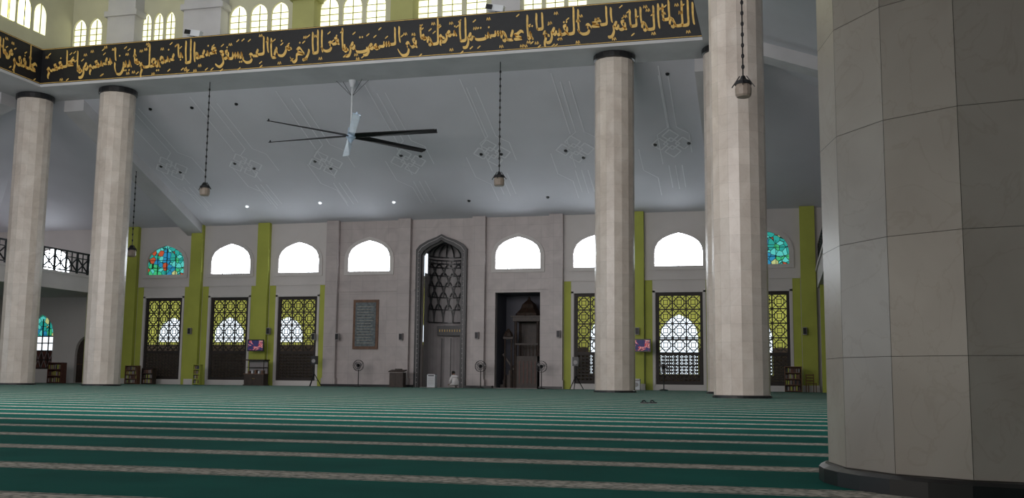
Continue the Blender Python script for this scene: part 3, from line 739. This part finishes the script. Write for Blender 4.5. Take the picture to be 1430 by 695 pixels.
# ------------------------------------------------------------ kneeling man
px=636; Ym=56.4; X0=BX(px,Ym,543)
emp=bpy.data.objects.new('kneeling_man',None); sc.collection.objects.link(emp); emp.location=(X0,Ym,0); emp.rotation_euler=(0,0,math.radians(50)); 
def skinmesh(name,verts,edges,radii,mats,root=0,sub=2):
    me=bpy.data.meshes.new(name); me.from_pydata(verts,edges,[]); o=bpy.data.objects.new(name,me); sc.collection.objects.link(o); o.parent=emp
    for m_ in mats: me.materials.append(m_)
    md=o.modifiers.new('skin','SKIN'); md.use_smooth_shade=True
    for i,r_ in enumerate(radii):
        d=me.skin_vertices[0].data[i]; d.radius=(r_,r_) if isinstance(r_,(int,float)) else r_; d.use_root=(i==root)
    s=o.modifiers.new('sub','SUBSURF'); s.levels=sub; s.render_levels=sub; return o
BODY,t,bs=nt('clothed_body'); tc=N(t,'ShaderNodeTexCoord'); sp=N(t,'ShaderNodeSeparateXYZ'); t.links.new(tc.outputs['Object'],sp.inputs[0])
c=mixc(t,math_(t,'GREATER_THAN',sp.outputs[2],.19),(.30,.27,.26),(.66,.62,.62)); c=mixc(t,math_(t,'GREATER_THAN',sp.outputs[2],.745),c,(.22,.12,.08)); c=mixc(t,.3,c,ramp(t,noise(t,12),[(.3,(.7,.7,.7)),(.7,(1,1,1))]),'MULTIPLY'); t.links.new(c,bs.inputs['Base Color']); bs.inputs['Roughness'].default_value=.85
V=[(0,0,.27),(0,.02,.42),(0,.08,.56),(0,.14,.66),(0,.19,.74),(0,.24,.82),(0,.27,.89),
   (-.1,.03,.22),(-.16,.42,.10),(-.14,.05,.075),(-.1,-.15,.05),
   (.1,.03,.22),(.16,.42,.10),(.14,.05,.075),(.1,-.15,.05),
   (-.17,.12,.64),(-.25,.18,.42),(-.17,.36,.24),(.17,.12,.64),(.25,.18,.42),(.17,.36,.24)]
E=[(0,1),(1,2),(2,3),(3,4),(4,5),(5,6),(0,7),(7,8),(8,9),(9,10),(0,11),(11,12),(12,13),(13,14),(3,15),(15,16),(16,17),(3,18),(18,19),(19,20)]
Rr=[(.21,.19),(.20,.17),(.20,.16),(.15,.12),.06,.09,.075,.13,.095,.065,.04,.13,.095,.065,.04,.085,.065,.042,.085,.065,.042]
skinmesh('body',V,E,Rr,[BODY])
hd=MB(); hd.sphere((0,.24,.865),.105,HAIR,1,.98,1.02,16); hd.build('hair',parent=emp,smooth=True)
hd=MB(); hd.sphere((0,.285,.835),.085,SKIN,.95,.95,1.2,16); hd.sphere((0,.372,.825),.02,SKIN,.8,1,1.3)
for sx in(-1,1):
    hd.sphere((sx*.033,.358,.85),.012,WHITE); hd.sphere((sx*.033,.368,.85),.006,DARK); hd.sphere((sx*.095,.26,.83),.026,SKIN,.5,.8,1.3)
hd.sphere((0,.362,.785),.02,REDW,1.2,.4,.35); hd.build('face',parent=emp,smooth=True)
for sx,nm in((-1,'hand_left'),(1,'hand_right')):
    w=Vector((sx*.17,.36,.235)); V=[w,w+Vector((0,.05,-.03)),w+Vector((0,.09,-.045))]; E=[(0,1),(1,2)]; R2=[.028,(.038,.02),(.038,.018)]
    for i,(o_,l_) in enumerate(((-.03,.065),(-.01,.078),(.01,.072),(.03,.055))):
        k=len(V); V+=[w+Vector((o_,.10,-.05)),w+Vector((o_*1.1,.10+l_*.5,-.052)),w+Vector((o_*1.15,.10+l_,-.075))]; E+=[(2,k),(k,k+1),(k+1,k+2)]; R2+=[.010,.009,.007]
    k=len(V); V+=[w+Vector((-sx*.04,.06,-.045)),w+Vector((-sx*.055,.09,-.06))]; E+=[(1,k),(k,k+1)]; R2+=[.012,.009]
    skinmesh(nm,[tuple(v) for v in V],E,R2,[SKIN],0,1)

# ------------------------------------------------------------ lights
wd=bpy.data.worlds.new('world'); sc.world=wd; wd.use_nodes=True; bg=wd.node_tree.nodes['Background']; bg.inputs[0].default_value=(.82,.92,1,1); bg.inputs[1].default_value=1.6
def area(name,loc,size,power,color,dirv):
    l=bpy.data.lights.new(name,'AREA'); l.shape='RECTANGLE'; l.size,l.size_y=size; l.energy=power; l.color=color
    o=bpy.data.objects.new(name,l); sc.collection.objects.link(o); o.location=loc
    o.rotation_euler=Vector(dirv).to_track_quat('-Z','Y').to_euler(); return o
area('overhead_fill',(-20,28,ZR-.4),(30,32),1600,(.92,.96,1),(0,0,-1))  # fill panel added under the roof, in place of clerestory light
area('side_fill',(XL+.4,22,5),(32,8),1700,(.80,.90,1),(1,0,0.05))  # unseen panel added at the left wall to brighten the ceiling
area('far_wall_fill',(-20,9.0,9.5),(33,8),5000,(1,.96,.97),(0,1,.06))  # panel added inside the hall to brighten far wall and ceiling
area('near_column_fill',(-24,YBACK+.4,3.2),(22,5.5),1500,(1,.90,.80),(.8,1,.0))  # warm panel added out of view to lift near column and carpet
area('corridor_fill',(-37,YW+.9,6.3),(28,.8),560,(1,.98,.85),(0,.8,-.5))  # panel added to brighten the corridor wall, left half
area('corridor_fill_right',(-2,YW+.9,6.3),(28,.8),560,(1,.98,.85),(0,.8,-.5))  # same added brightening panel for the right half of the corridor
